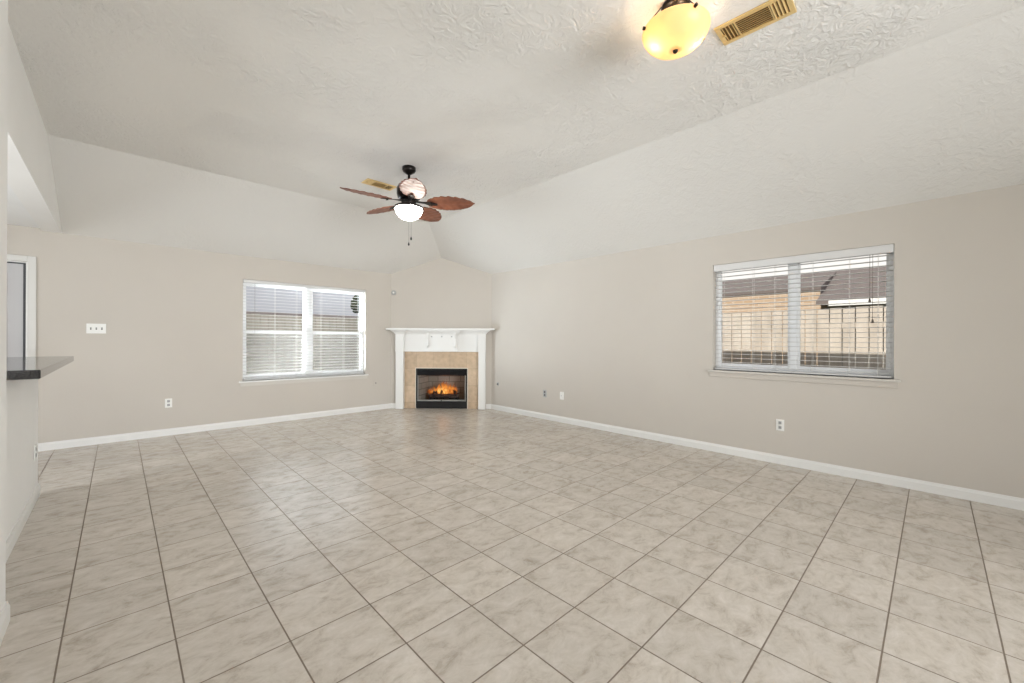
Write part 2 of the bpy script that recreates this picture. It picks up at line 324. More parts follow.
struct(mb.build('ceiling', CEIL)); mb = MB()
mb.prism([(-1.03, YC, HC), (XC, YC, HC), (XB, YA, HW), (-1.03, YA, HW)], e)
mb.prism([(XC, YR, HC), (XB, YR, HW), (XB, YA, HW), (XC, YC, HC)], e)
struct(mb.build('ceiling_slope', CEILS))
# roof with eaves (outside)
ev = 0.42; rz0 = 2.62-ev*S
mb = MB()
mb.prism([(-5, YA+ev, rz0), (XB+ev, YA+ev, rz0), (0.6, 1.2, rz0+S*(XB+ev-0.6)), (-5, 1.2, rz0+S*(YA+ev-1.2))], (0, 0, 0.12))
mb.prism([(XB+ev, YA+ev, rz0), (XB+ev, YR-ev, rz0), (0.6, YR-ev, rz0+S*(XB+ev-0.6)), (0.6, 1.2, rz0+S*(XB+ev-0.6))], (0, 0, 0.12))
mb.box(-5, 0.6, YR-ev, 1.2, 4.5, 4.6)
struct(mb.build('roof', ROOF))

# diagonal fireplace wall: local frame x along the wall (to the right), y into the corner, z up
DC = Vector((3.7025, 4.3675, 0)); DR = -PI/4
dw = Matrix.Translation(DC) @ Matrix.Rotation(DR, 4, 'Z')
def diag_h(uu): 
    p = dw @ Vector((uu, 0, 0)); return HW+S*min(XB-p.x, YA-p.y)
OP = (-0.452, 0.482, 0.0, 0.728)            # firebox opening
mb = MB(); hl = 0.9157
mb.prism([(-hl, 0, 0), (OP[0], 0, 0), (OP[0], 0, OP[3]), (-hl, 0, OP[3])], (0, 0.1, 0))
mb.prism([(OP[1], 0, 0), (hl, 0, 0), (hl, 0, OP[3]), (OP[1], 0, OP[3])], (0, 0.1, 0))
mb.prism([(-hl, 0, OP[3]), (hl, 0, OP[3]), (hl, 0, 2.445), (0, 0, diag_h(0)+0.01), (-hl, 0, 2.445)], (0, 0.1, 0))
o = mb.build('wall_diagonal', WALL); o.matrix_world = dw; struct(o)

# baseboards
BH, BT = 0.088, 0.014
def baseboard(name, p0, p1, nrm, m=BASE):
    p0 = Vector((*p0, 0)); p1 = Vector((*p1, 0)); n = Vector((*nrm, 0)).normalized()
    prof = [p0, p0+n*BT, p0+n*BT+Vector((0, 0, BH*0.72)), p0+n*BT*0.65+Vector((0, 0, BH*0.86)), p0+n*BT*0.45+Vector((0, 0, BH)), p0+Vector((0, 0, BH))]
    return struct(MB().prism(prof, p1-p0).build(name, m))
baseboard('baseboard_back', (-1.165, YA), (3.05, YA), (0, -1))
baseboard('baseboard_right', (XB, YR), (XB, 3.715), (-1, 0))
baseboard('baseboard_left', (-0.875, YR), (-0.875, 1.0), (1, 0))
baseboard('baseboard_bar', (XL, 1.0), (XL, 3.14), (1, 0))
baseboard('baseboard_rear_left', (-0.86, YR), (-0.3, YR), (0, 1))
def dpt(x, y): p = dw @ Vector((x, y, 0)); return (p.x, p.y)
baseboard('baseboard_diagonal_left', dpt(-hl, 0), dpt(-0.80, 0), (-1, -1))
baseboard('baseboard_diagonal_right', dpt(0.82, 0), dpt(hl, 0), (-1, -1))

# ---------------------------------------------------------------- windows (local: x along wall, y outward, z up; origin at the wall face, left-bottom of the opening)
def win_root(name, loc, rz, W, H, slider):
    t = sempty(name, loc, rz); y0, y1 = 0.085, 0.13; fw = 0.035
    m = MB(); m.box(0, fw, y0, y1, 0, H).box(W-fw, W, y0, y1, 0, H).box(fw, W-fw, y0, y1, 0, fw).box(fw, W-fw, y0, y1, H-fw, H); m.build('window_frame', WIN, t, 0.003)
    if slider:
        MB().box(W/2-0.03, W/2+0.03, y0-0.008, y1, fw, H-fw).build('mullion', WIN, t, 0.003)
        for k, (a, b) in enumerate(((fw, W/2-0.03), (W/2+0.03, W-fw))):
            m = MB(); s = 0.022
            m.box(a, a+s, y0+0.01, y1-0.01, fw, H-fw).box(b-s, b, y0+0.01, y1-0.01, fw, H-fw).box(a+s, b-s, y0+0.01, y1-0.01, fw, fw+0.04).box(a+s, b-s, y0+0.01, y1-0.01, H-fw-0.03, H-fw)
            m.build('sash', WIN, t); MB().box(a+s, b-s, 0.105, 0.109, fw+0.04, H-fw-0.03).build('pane', GLASS, t)
    else:
        MB().box(W/2-0.045, W/2+0.045, y0-0.008, y1, fw, H-fw).build('mullion', WIN, t, 0.003)
        for (a, b) in ((fw, W/2-0.045), (W/2+0.045, W-fw)):
            mid = H*0.487
            for (c, d, yy) in ((fw, mid+0.02, 0.0), (mid-0.02, H-fw, 0.02)):
                m = MB(); s = 0.025; ya, yb = y0+yy, y0+0.02+yy
                m.box(a, a+s, ya, yb, c, d).box(b-s, b, ya, yb, c, d).box(a+s, b-s, ya, yb, c, c+0.045).box(a+s, b-s, ya, yb, d-0.045, d)
                m.build('sash', WIN, t); MB().box(a+s, b-s, ya+0.008, ya+0.012, c+0.045, d-0.045).build('pane', GLASS, t)
            MB().box(a+0.01, b-0.01, y1, y1+0.002, fw, mid).build('insect_screen', SCREEN, t)
    # stool and apron
    m = MB(); m.box(-0.045, W+0.045, -0.035, 0.084, -0.022, 0.0); m.build('window_sill', SILLP if slider else BASE, t, 0.004)
    MB().box(-0.03, W+0.03, -0.014, -0.0005, -0.075, -0.022).build('apron', WALL if slider else SILLP, t, 0.003)
    return t
win_root('window_1', (WA[0], YA, WA[2]), 0, WA[1]-WA[0], WA[3]-WA[2], False)
win_root('window_2', (XB, WB[1], WB[2]), -PI/2, WB[1]-WB[0], WB[3]-WB[2], True)

def blind(label, loc, rz, W, H, tilt, ladders, cords, valance):
    t = thing('window_blind', label, 'blind', loc, rz)
    a, b = 0.012, W-0.012; yc = 0.043
    MB().box(a, b, yc-0.028, yc+0.028, H-0.045, H-0.002).build('headrail', SLAT, t, 0.003)
    MB().box(0.004, W-0.004, 0.003, 0.010, H-valance, H-0.002).build('valance', SLAT, t, 0.003)
    m = MB(); z = 0.045; n = 0; dz = 0.0457; hw = 0.025
    ct, st = math.cos(tilt)*hw, math.sin(tilt)*hw
    while z < H-0.06:
        m.prism([(a, yc-ct, z-st-0.0014), (a, yc, z+0.0012), (a, yc+ct, z+st-0.0014), (a, yc+ct, z+st+0.0014), (a, yc, z+0.0040), (a, yc-ct, z-st+0.0014)], (b-a, 0, 0)); z += dz
    m.build('slats', SLAT, t)
    MB().box(a, b, yc-0.025, yc+0.025, 0.008, 0.024).build('bottom_rail', SLAT, t, 0.003)
    for x in ladders:
        m = MB(); 
        for yy in (yc-0.026, yc+0.026): m.tube((x, yy, 0.02), (x, yy, H-0.045), 0.0013, n=5)
        m.build('ladder_cord', CORD, t)
    for (x, z1, z2) in cords:
        c = MB().tube((x, yc-0.034, z1), (x, yc-0.034, H-0.05), 0.0016, n=5).build('pull_cord', CORDD, t)
        MB().lathe([(0.002, 0.035), (0.007, 0.02), (0.010, 0.0), (0.006, -0.004)], 12, (x, yc-0.034, z1-0.03)).build('tassel', CORDD, c)
    return t
blind('white horizontal slatted blind in the window left of the fireplace', (WA[0], YA, WA[2]), 0, WA[1]-WA[0], WA[3]-WA[2], math.radians(4), (0.42, 0.72, 1.09, 1.45, 1.70), ((0.15, 0.55, 0),), 0.05)
blind('white horizontal slatted blind in the sliding window on the right wall', (XB, WB[1], WB[2]), -PI/2, WB[1]-WB[0], WB[3]-WB[2], math.radians(-2), (0.10, 0.40, 0.60, 0.92, 1.20, 1.40), ((1.345, 0.72, 0), (1.365, 0.53, 0)), 0.075)

# ---------------------------------------------------------------- door in the back wall
t = sempty('door_1', (0, YA, 0))
m = MB(); cw = 0.063
m.box(DO[1], DO[1]+cw, -0.016, -0.0005, 0, DO[3]+cw).box(DO[0]-cw, DO[0], -0.016, -0.0005, 0, DO[3]+cw).box(DO[0], DO[1], -0.016, -0.0005, DO[3], DO[3]+cw); m.build('door_casing', mat('casing_paint', (0.66, 0.645, 0.61), 0.45), t, 0.004)
m = MB(); m.box(DO[1]-0.012, DO[1], 0, 0.12, 0, DO[3]-0.001).box(DO[0], DO[0]+0.012, 0, 0.12, 0, DO[3]-0.001).box(DO[0]+0.012, DO[1]-0.012, 0, 0.12, DO[3]-0.012, DO[3]-0.001); m.build('jamb', WHITE, t)
m = MB(); m.box(DO[1]-0.034, DO[1]-0.012, 0.035, 0.05, 0, DO[3]-0.024).box(DO[0]+0.012, DO[1]-0.012, 0.035, 0.05, DO[3]-0.024, DO[3]-0.012); m.build('weatherstrip', WSTRIP, t)
m = MB(); x0, x1 = DO[0]+0.014, DO[1]-0.034; m.box(x0, x1, 0.045, 0.085, 0.005, DO[3]-0.024); m.build('door_slab', DOORM, t)
for (zz0, zz1) in ((0.2, 0.85), (1.0, 1.55), (1.68, 1.95)):
    for (q0, q1) in ((x0+0.11, x0+0.39), (x1-0.39, x1-0.11)):
        MB().box(q0, q1, 0.039, 0.046, zz0, zz1).build('door_panel', DOORM, t, 0.006)
hn = MB().lathe([(0.028, 0), (0.028, 0.006), (0.01, 0.01), (0.01, 0.035), (0.026, 0.045), (0.026, 0.06), (0.012, 0.068)], 20).build('door_knob', BRASS, t)
hn.location = (x0+0.07, 0.045, 0.95); hn.rotation_euler = (PI/2, 0, 0)
# unseen glazed opening added behind the camera for the rear fill lamp
t = sempty('door_added', (-0.3, YR, 0))
m = MB(); 
m.box(0.0, 0.06, -0.12, -0.04, 0, 2.3).box(3.94, 4.0, -0.12, -0.04, 0, 2.3).box(0.06, 3.94, -0.12, -0.04, 2.22, 2.3).box(0.06, 3.94, -0.12, -0.04, 0, 0.06).box(1.96, 2.04, -0.12, -0.04, 0.06, 2.22); m.build('door_frame', WIN, t)
for a, b in ((0.06, 1.96), (2.04, 3.94)): MB().box(a, b, -0.085, -0.08, 0.06, 2.22).build('pane', GLASS, t)
t = sempty('window_added', (-4.6, 1.2, 0.9))  # unseen window added in the kitchen wall to go with its fill lamp
m = MB(); m.box(0.02, 0.07, 0, 0.05, 0, 1.3).box(0.02, 0.07, 2.35, 2.4, 0, 1.3).box(0.02, 0.07, 0.05, 2.35, 0, 0.05).box(0.02, 0.07, 0.05, 2.35, 1.25, 1.3).box(0.02, 0.07, 1.17, 1.23, 0.05, 1.25); m.build('window_frame', WIN, t)
for a, b in ((0.05, 1.17), (1.23, 2.35)): MB().box(0.04, 0.045, a, b, 0.05, 1.25).build('pane', GLASS, t)

# ---------------------------------------------------------------- bar counter
t = thing('bar_counter', 'dark speckled granite bar top overhanging the white half wall at left', 'counter', (-1.012, 2.7, 1.0145))
MB().box(-0.32, 0.165, -0.905, 1.60, 0, 0.054).build('countertop', GRAN, t, 0.006)

# ---------------------------------------------------------------- fireplace
fp = thing('fireplace', 'white corner fireplace with tan tile surround and mantel shelf on the diagonal wall', 'fireplace', DC, DR)
U0 = 0.012
def B(x0, x1, y0, y1, z0, z1): return MB().box(x0, x1, y0, y1, z0, z1)
# tile surround: local y negative = into the room
mb = MB(); mb.box(-0.66, OP[0]-0.012, -0.02, -0.001, 0.002, OP[3]+0.012).box(OP[1]+0.012, 0.685, -0.02, -0.001, 0.002, OP[3]+0.012).box(-0.66, 0.685, -0.02, -0.001, OP[3]+0.012, 1.035)
mb.build('tile_surround', SURR, fp)
mb = MB(); mb.box(OP[0]-0.012, OP[0], -0.024, -0.001, 0.002, OP[3]+0.012).box(OP[1], OP[1]+0.012, -0.024, -0.001, 0.002, OP[3]+0.012).box(OP[0], OP[1], -0.024, -0.001, OP[3], OP[3]+0.012)
mb.build('tile_edge_trim', mat('surround_trim', (0.72, 0.66, 0.56), 0.4), fp)
def pilaster(x0, x1):
    m = MB(); m.box(x0, x1, -0.10, -0.001, 0.002, 1.345); p = m.build('pilaster', WHITE, fp, 0.003)
    MB().box(x0-0.006, x1+0.006, -0.106, -0.0995, 1.035, 1.345).build('pilaster_capital', WHITE, p, 0.002)
pilaster(-0.800, -0.662); pilaster(0.687, 0.812)
B(-0.662, 0.687, -0.055, -0.021, 1.032, 1.40).build('frieze_panel', WHITE, fp, 0.002)
blk = B(-0.245, 0.300, -0.085, -0.055, 1.036, 1.372).build('centre_panel', WHITE, fp, 0.003)
for x in (-0.225, 0.270):
    m = MB()
    pts = [(x-0.016, -0.085, 1.10), (x-0.016, -0.112, 1.14), (x-0.016, -0.105, 1.18), (x-0.016, -0.097, 1.26), (x-0.016, -0.115, 1.32), (x-0.016, -0.115, 1.372), (x-0.016, -0.085, 1.372)]
    m.prism(pts, (0.032, 0, 0)); m.build('corbel', WHITE, blk)
for x in (-0.155, 0.028, 0.205):
    q = MB().lathe([(0.0, 0.0), (0.011, 0.0), (0.013, 0.004), (0.0, 0.006)], 14, caps=False).build('rosette', GREYP, blk); q.location = (x, -0.085, 1.305); q.rotation_euler = (PI/2, 0, 0)
# crown moulding: a profile swept along the mantel outline (breaks forward round the pilasters)
def crown(path, prof, name, m, parent):
    # path: list of (x,y) outline points (outermost wall face line), prof: list of (out, z)
    P = [Vector((a, b, 0)) for a, b in path]; mbx = MB(); n = len(prof); vs = []
    for i, p in enumerate(P):
        d0 = (P[i]-P[i-1]).normalized() if i > 0 else (P[1]-P[0]).normalized()
        d1 = (P[i+1]-P[i]).normalized() if i < len(P)-1 else d0
        n0 = Vector((d0.y, -d0.x, 0)); n1 = Vector((d1.y, -d1.x, 0)); nn = (n0+n1); nn = nn/ max(0.3, nn.dot(n0)) if nn.length > 0.01 else n0
        for (o_, z) in prof: vs.append(p+nn*o_+Vector((0, 0, z)))
    fs = []
    for i in range(len(P)-1):
        for j in range(n): fs.append((i*n+j, i*n+(j+1) % n, (i+1)*n+(j+1) % n, (i+1)*n+j))
    fs.append(tuple(range(n-1, -1, -1))); fs.append(tuple((len(P)-1)*n+j for j in range(n)))
    mbx.add(vs, fs); return mbx.build(name, m, parent)
prof = [(-0.03, 1.42), (-0.03, 1.345), (0.006, 1.345), (0.010, 1.352), (0.016, 1.356), (0.026, 1.372), (0.045, 1.390), (0.062, 1.398), (0.066, 1.406), (0.078, 1.41), (0.078, 1.42)]
crown([(-0.800, -0.031), (-0.800, -0.100), (-0.662, -0.100), (-0.662, -0.055), (-0.245, -0.055), (-0.245, -0.085), (0.300, -0.085), (0.300, -0.055), (0.687, -0.055), (0.687, -0.100), (0.812, -0.100), (0.812, -0.031)], prof, 'crown_moulding', WHITE, fp)
m = MB(); m.prism([(-0.952, -0.205, 1.42), (0.985, -0.205, 1.42), (0.915, -0.135, 1.42), (0.905, -0.002, 1.42), (-0.905, -0.002, 1.42)], (0, 0, 0.034)); m.build('mantel_shelf', WHITE, fp, 0.006)
# firebox
fb = MB()
x0, x1, zt, dp = OP[0], OP[1], OP[3], 0.48
q = 0.13
fb.prism([(x0, 0.0, 0.0), (x0, 0.02, 0.0), (x0+q, dp, 0.0), (x0+q-0.02, dp, 0.0), (x0-0.0, 0.05, 0.0)], (0, 0, zt))
fb = MB(); fb.prism([(x0+0.004, 0.0, 0.10), (x0+0.02, 0.0, 0.10), (x0+q, dp, 0.10), (x0+q-0.03, dp, 0.10)], (0, 0, zt-0.104))
fb.prism([(x1-0.004, 0.0, 0.10), (x1-0.02, 0.0, 0.10), (x1-q, dp, 0.10), (x1-q+0.03, dp, 0.10)], (0, 0, zt-0.104))
fb.box(x0+q-0.03, x1-q+0.03, dp, dp+0.03, 0.10, zt-0.004)
box = fb.build('firebox_lining', FBRICK, fp)
MB().box(x0+0.004, x1-0.004, 0.0, dp, 0.002, 0.099).build('hearth_floor', BLACK, box)
MB().box(x0+0.004, x1-0.004, 0.03, dp, zt-0.02, zt-0.004).build('firebox_top', BLACK, box)
fr = MB(); fr.box(x0, x0+0.026, -0.026, -0.002, 0.135, zt).box(x1-0.026, x1, -0.026, -0.002, 0.135, zt).box(x0+0.026, x1-0.026, -0.026, -0.002, 0.70, zt)
fr = fr.build('fire_frame', BLACK, fp, 0.002)
m = MB()
for k in range(4): m.prism([(x0+0.026, -0.022, 0.612+k*0.024), (x0+0.026, -0.004, 0.600+k*0.024), (x0+0.026, -0.004, 0.605+k*0.024), (x0+0.026, -0.022, 0.618+k*0.024)], (x1-x0-0.052, 0, 0))
m.box(x0+0.026, x1-0.026, -0.004, -0.002, 0.60, 0.70); m.build('louver', BLACK, fr)
m = MB(); m.box(x0, x1, -0.026, -0.002, 0.012, 0.135); lp = m.build('lower_panel', BLACK, fp, 0.003)
GR = mat('glass_frame_steel', (0.33, 0.33, 0.31), 0.4, 0.6)
m = MB(); m.box(x0+0.028, x1-0.028, -0.020, -0.004, 0.137, 0.160).box(x0+0.028, x0+0.042, -0.020, -0.004, 0.160, 0.598).box(x1-0.042, x1-0.028, -0.020, -0.004, 0.160, 0.598); m.build('glass_door_frame', GR, fp)
MB().box(x0+0.042, x1-0.042, -0.012, -0.009, 0.160, 0.598).build('glass_door', GLASS, fp)
m = MB(); m.box(0.0, 0.022, -0.028, -0.020, 0.140, 0.158); m.build('door_latch', BLACK, fp)

# things inside the firebox, local coordinates on the same frame
def at(p): v = dw @ Vector(p); return v
gr = thing('fire_grate', 'black iron grate holding the burning logs in the fireplace', 'grate', at((0.02, 0.2, 0.0995)), DR)
m = MB()
for y in (-0.07, 0.09): m.tube((-0.26, y, 0.05), (0.28, y, 0.05), 0.007, n=8)
m.build('crossbar', BLACK, gr)
for x in (-0.24, -0.12, 0.0, 0.12, 0.24):
    m = MB(); m.tube((x, -0.09, 0.055), (x, 0.13, 0.055), 0.007, n=8).tube((x, -0.09, 0.055), (x, -0.11, 0.10), 0.007, n=8); m.build('bar', BLACK, gr)
for x in (-0.2, 0.2):
    for y in (-0.07, 0.09): MB().tube((x, y, 0.0), (x, y, 0.05), 0.008, n=8).build('leg', BLACK, gr)
def log(label, a, b, rad):
    a = at(a); b = at(b); c = (a+b)/2; mb = MB(); n = 14; L_ = 12; d = (b-a).normalized(); p = d.orthogonal().normalized(); q = d.cross(p); vs = []; fs = []
    for j in range(L_+1):
        for i in range(n):
            rr = rad*(1+0.10*math.sin(j*1.3+i)+random.uniform(-0.07, 0.07)); an = 2*PI*i/n
            vs.append(a-c+(b-a)*(j/L_)+(p*math.cos(an)+q*math.sin(an))*rr)
    for j in range(L_):
        for i in range(n): fs.append((j*n+i, j*n+(i+1) % n, (j+1)*n+(i+1) % n, (j+1)*n+i))
    fs.append(tuple(range(n-1, -1, -1))); fs.append(tuple(L_*n+i for i in range(n)))
    mb.add(vs, fs, True); o = mb.build('firewood_log', LOG); o.location = c; tag(o, label, 'log', 'logs burning in the firebox'); return o
log('charred log lying lowest at the front of the fire', (-0.24, 0.15, 0.205), (0.30, 0.14, 0.205), 0.040)
log('charred log lying behind the front log in the fire', (-0.22, 0.27, 0.207), (0.28, 0.28, 0.207), 0.042)
log('charred log lying crosswise on top, leaning to the left', (-0.18, 0.15, 0.272), (0.06, 0.27, 0.282), 0.028)
log('short charred log lying crosswise on top at the right', (0.25, 0.14, 0.280), (0.12, 0.28, 0.290), 0.026)
# flames: many pointed tongues
mb = MB()
def tongue(cx, cy, z0, h, wd, lean):
    vs = []; fs = []; n = 10; K = 9
    for j in range(K):
        tt = j/(K-1); rr = wd*(math.sin(PI*min(1, (tt*0.85+0.15)))**0.9)*(1-tt*0.5) if j < K-1 else 0.001
        ox = lean*tt*tt+0.010*math.sin(tt*6+cx*40); 
        for i in range(n):
            an = 2*PI*i/n; vs.append((cx+ox+rr*math.cos(an), cy+rr*0.6*math.sin(an), z0+h*tt))
    for j in range(K-1):
        for i in range(n): fs.append((j*n+i, j*n+(i+1) % n, (j+1)*n+(i+1) % n, (j+1)*n+i))
    mb.add(vs, fs, True)
for k in range(60):
    x = random.gauss(0.03, 0.16); x = max(-0.27, min(0.32, x)); h = (0.27-0.55*abs(x-0.02))*random.uniform(0.5, 1.1)
    tongue(x, random.uniform(0.12, 0.30), 0.235+random.uniform(0, 0.03), max(0.06, h), random.uniform(0.016, 0.032), random.uniform(-0.04, 0.04))
o = mb.build('fire', FLAME); o.matrix_world = dw; tag(o, 'orange and yellow flames rising from the logs in the fireplace', 'fire', kind='stuff')
l = bpy.data.lights.new('fire_glow', 'POINT'); l.energy = 0.9; l.color = (1, 0.42, 0.16); l.shadow_soft_size = 0.06; o = bpy.data.objects.new('fire_glow', l); C.objects.link(o); o.location = at((0.02, 0.2, 0.36))

# ---------------------------------------------------------------- ceiling fan
FX, FY = 1.684, 2.002
fan = thing('ceiling_fan', 'dark bronze ceiling fan with five leaf shaped wooden blades and white bowl light', 'ceiling fan', (FX, FY, HC-0.001))
MB().lathe([(0.070, 0.0), (0.070, -0.030), (0.062, -0.048), (0.030, -0.068), (0.018, -0.075)], 32).build('canopy', BRONZE, fan)
MB().lathe([(0.012, -0.07), (0.012, -0.16)], 16).build('downrod', BRONZE, fan)
MB().lathe([(0.03, -0.150), (0.06, -0.160), (0.105, -0.185), (0.125, -0.225), (0.125, -0.285), (0.115, -0.325), (0.09, -0.345)], 36).build('motor_housing', BRONZE, fan)
MB().lathe([(0.075, -0.345), (0.080, -0.36), (0.072, -0.385), (0.070, -0.408), (0.100, -0.422), (0.105, -0.430)], 32).build('switch_housing', BRONZE, fan)
MB().lathe([(0.110, -0.428), (0.136, -0.432), (0.142, -0.443), (0.137, -0.463), (0.120, -0.500), (0.095, -0.528), (0.060, -0.545), (0.010, -0.552)], 36).build('lamp_shade', FROST, fan)
MB().lathe([(0.100, -0.405), (0.150, -0.418), (0.152, -0.434), (0.140, -0.436)], 36).build('fitter', BRONZE, fan)
def blade_mesh():
    K, Wn = 40, 14; r0, r1 = 0.19, 0.675; vs = []; pitch = math.radians(13); mbx = MB()
    def hw(t):
        base = 0.132*(math.sin(PI*min(1, t**0.85))**0.48 if 0 < t < 1 else 0)
        return max(0.012, base)
    top = []
    for j in range(K+1):
        t = j/K
        for i in range(Wn+1):
            s = -1+2*i/Wn; h = hw(t)
            saw = ((t*6.5) % 1.0); notch = 1-0.10*(saw**3) if 0.12 < t < 0.93 else 1
            v = s*h*(1-(1-notch)*abs(s)**3)
            rr = r0+(r1-r0)*t + 0.02*(1-abs(s))*(t > 0.9)
            vein = 0.0020*math.cos((t*6.5-abs(s)*0.9*0.8)*2*PI) * min(1, abs(s)*3) + 0.004*math.exp(-(s*9)**2)
            z = -0.006*abs(s)**2 - vein
            # pitch about the blade axis
            y2 = v*math.cos(pitch)-0*z; z2 = -v*math.sin(pitch)+z*math.cos(pitch)
            top.append((rr, y2, z2))
    n = len(top); vs = top+[(a, b, c+0.007) for a, b, c in top]; fs = []; q = Wn+1
    for j in range(K):
        for i in range(Wn):
            a = j*q+i; fs.append((a, a+1, a+1+q, a+q)); fs.append((n+a, n+a+q, n+a+1+q, n+a+1))
    for j in range(K):
        for i in (0, Wn): a = j*q+i; fs.append((a, a+q, n+a+q, n+a))
    for i in range(Wn):
        for j in (0, K): a = j*q+i; fs.append((a, a+1, n+a+1, n+a))
    mbx.add(vs, fs, True); return mbx
zb = -0.372
for k in range(5):
    az = math.radians(-114.5+72*k)
    b = blade_mesh().build('blade', BLADE, fan); b.location = (0, 0, zb); b.rotation_euler = (0, 0, az)
    m = MB()
    m.prism([(0.07, -0.022, 0.012), (0.16, -0.016, 0.008), (0.22, -0.034, 0.004), (0.30, -0.010, -0.012), (0.30, 0.010, -0.016), (0.22, 0.034, -0.014), (0.16, 0.016, 0.002), (0.07, 0.022, 0.012)], (0, 0, -0.006))
    m.tube((0.235, -0.018, -0.01), (0.235, -0.018, -0.018), 0.006, n=8).tube((0.235, 0.018, -0.018), (0.235, 0.018, -0.026), 0.006, n=8)
    a = m.build('blade_arm', BRONZE, b); a.location = (0, 0, 0)
for (dx, dy, z1) in ((0.028, 0.0, -0.745), (-0.005, -0.01, -0.81)):
    c = MB().tube((dx, dy, -0.5), (dx, dy, z1), 0.0011, n=5).build('pull_chain', BRONZE, fan)
    MB().lathe([(0.002, 0.022), (0.006, 0.012), (0.010, -0.004), (0.007, -0.014), (0.002, -0.018)], 12, (dx, dy, z1)).build('chain_pull', BLACK, c)


# ---------------------------------------------------------------- flush ceiling lamp
LX, LY = 1.64, -0.88
lamp = thing('ceiling_lamp', 'amber glass bowl ceiling lamp, lit, beside the brass air vent', 'ceiling lamp', (LX, LY, HC-0.001))
MB().lathe([(0.070, 0.0), (0.075, -0.010), (0.068, -0.022), (0.02, -0.024)], 36).build('ceiling_plate', BRONZE, lamp)
MB().lathe([(0.010, -0.02), (0.010, -0.25)], 12).build('stem', BRONZE, lamp)
pr = [(0.176, -0.070), (0.178, -0.078), (0.172, -0.098), (0.156, -0.125), (0.130, -0.150), (0.095, -0.168), (0.050, -0.180), (0.012, -0.184)]
ins = [(max(0.010, a-0.005), b+0.005) for a, b in reversed(pr)]
pr = [(q0*0.97, q1-0.062) for q0, q1 in pr]; ins = [(q0*0.97, q1-0.062) for q0, q1 in ins]
MB().lathe(pr+ins, 48, caps=False).build('glass_bowl', AMBER, lamp)
for an in (143, 236, 332):
    a = math.radians(an); m = MB(); m.tube((0.171*math.cos(a), 0.171*math.sin(a), -0.144), (0.184*math.cos(a), 0.184*math.sin(a), -0.144), 0.009, n=12); m.tube((0.08*math.cos(a), 0.08*math.sin(a), -0.02), (0.168*math.cos(a), 0.168*math.sin(a), -0.134), 0.003, n=6); m.build('clip', BRONZE, lamp)
MB().lathe([(0.006, -0.242), (0.014, -0.248), (0.012, -0.256), (0.004, -0.262)], 16).build('finial', BRONZE, lamp)
BULB = mat('bulb_glass', (0.9, 0.9, 0.85), 0.3, emit=(1, 0.85, 0.6), es=6)
for k, (dx, dy) in enumerate(((-0.065, 0.075), (0.065, -0.075))):
    MB().blob((dx, dy, -0.155), (0.026, 0.026, 0.034)).build('bulb', BULB, lamp)
    l = bpy.data.lights.new('ceiling_lamp_bulb', 'POINT'); l.energy = 2.1; l.color = (1, 0.84, 0.64); l.shadow_soft_size = 0.025
    o = bpy.data.objects.new('ceiling_lamp_bulb', l); C.objects.link(o); o.location = (LX+dx*1.0, LY+dy*1.0, HC-0.21)

# ---------------------------------------------------------------- brass vents
def vent(label, cx, cy, rz, W, D):
    t = thing('air_vent', label, 'air vent', (cx, cy, HC-0.001), rz, 'brass registers on the ceiling')
    fw = 0.026; hx, hy = W/2, D/2
    m = MB(); th = -0.010
    for (a, b, c, d) in ((-hx, hx, -hy, -hy+fw), (-hx, hx, hy-fw, hy), (-hx, -hx+fw, -hy+fw, hy-fw), (hx-fw, hx, -hy+fw, hy-fw)): m.box(a, b, c, d, th, 0)
    m.build('frame', BRASS, t, 0.003)
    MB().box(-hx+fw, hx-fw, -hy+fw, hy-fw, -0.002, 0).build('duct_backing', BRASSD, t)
    ax, ay = hx-fw, hy-fw; sec = 0.07
    m = MB()
    for sgn in (-1, 1):
        for k in range(4):
            xx = sgn*(ax-0.006-k*sec/4); m.prism([(xx, -ay, -0.002), (xx+0.003, -ay, -0.002), (xx+0.003-sgn*0.007, -ay, -0.011), (xx-sgn*0.007, -ay, -0.011)], (0, 2*ay, 0))
        xx = sgn*(ax-sec-0.004); m.box(xx-0.003, xx+0.003, -ay, ay, -0.011, -0.002)
    n = 8
    for k in range(n):
        yy = -ay+(k+0.5)*2*ay/n; m.prism([(-ax+sec, yy, -0.002), (-ax+sec, yy+0.003, -0.002), (-ax+sec, yy+0.012, -0.011), (-ax+sec, yy+0.009, -0.011)], (2*(ax-sec), 0, 0))
    m.build('louvers', BRASS, t)
    MB().box(ax-0.012, ax+0.006, -0.006, 0.006, -0.018, -0.010).build('damper_lever', BRASS, t)
vent('brass ceiling air vent beside the amber bowl lamp', 2.055, -1.145, PI/2+0.02, 0.37, 0.185)
vent('brass ceiling air vent behind the fan, above its left blade', 1.675, 2.665, PI, 0.36, 0.17)

# ---------------------------------------------------------------- wall plates
def plate_root(name, label, cat, loc, rz, group=None):
    return thing(name, label, cat, loc, rz, group)
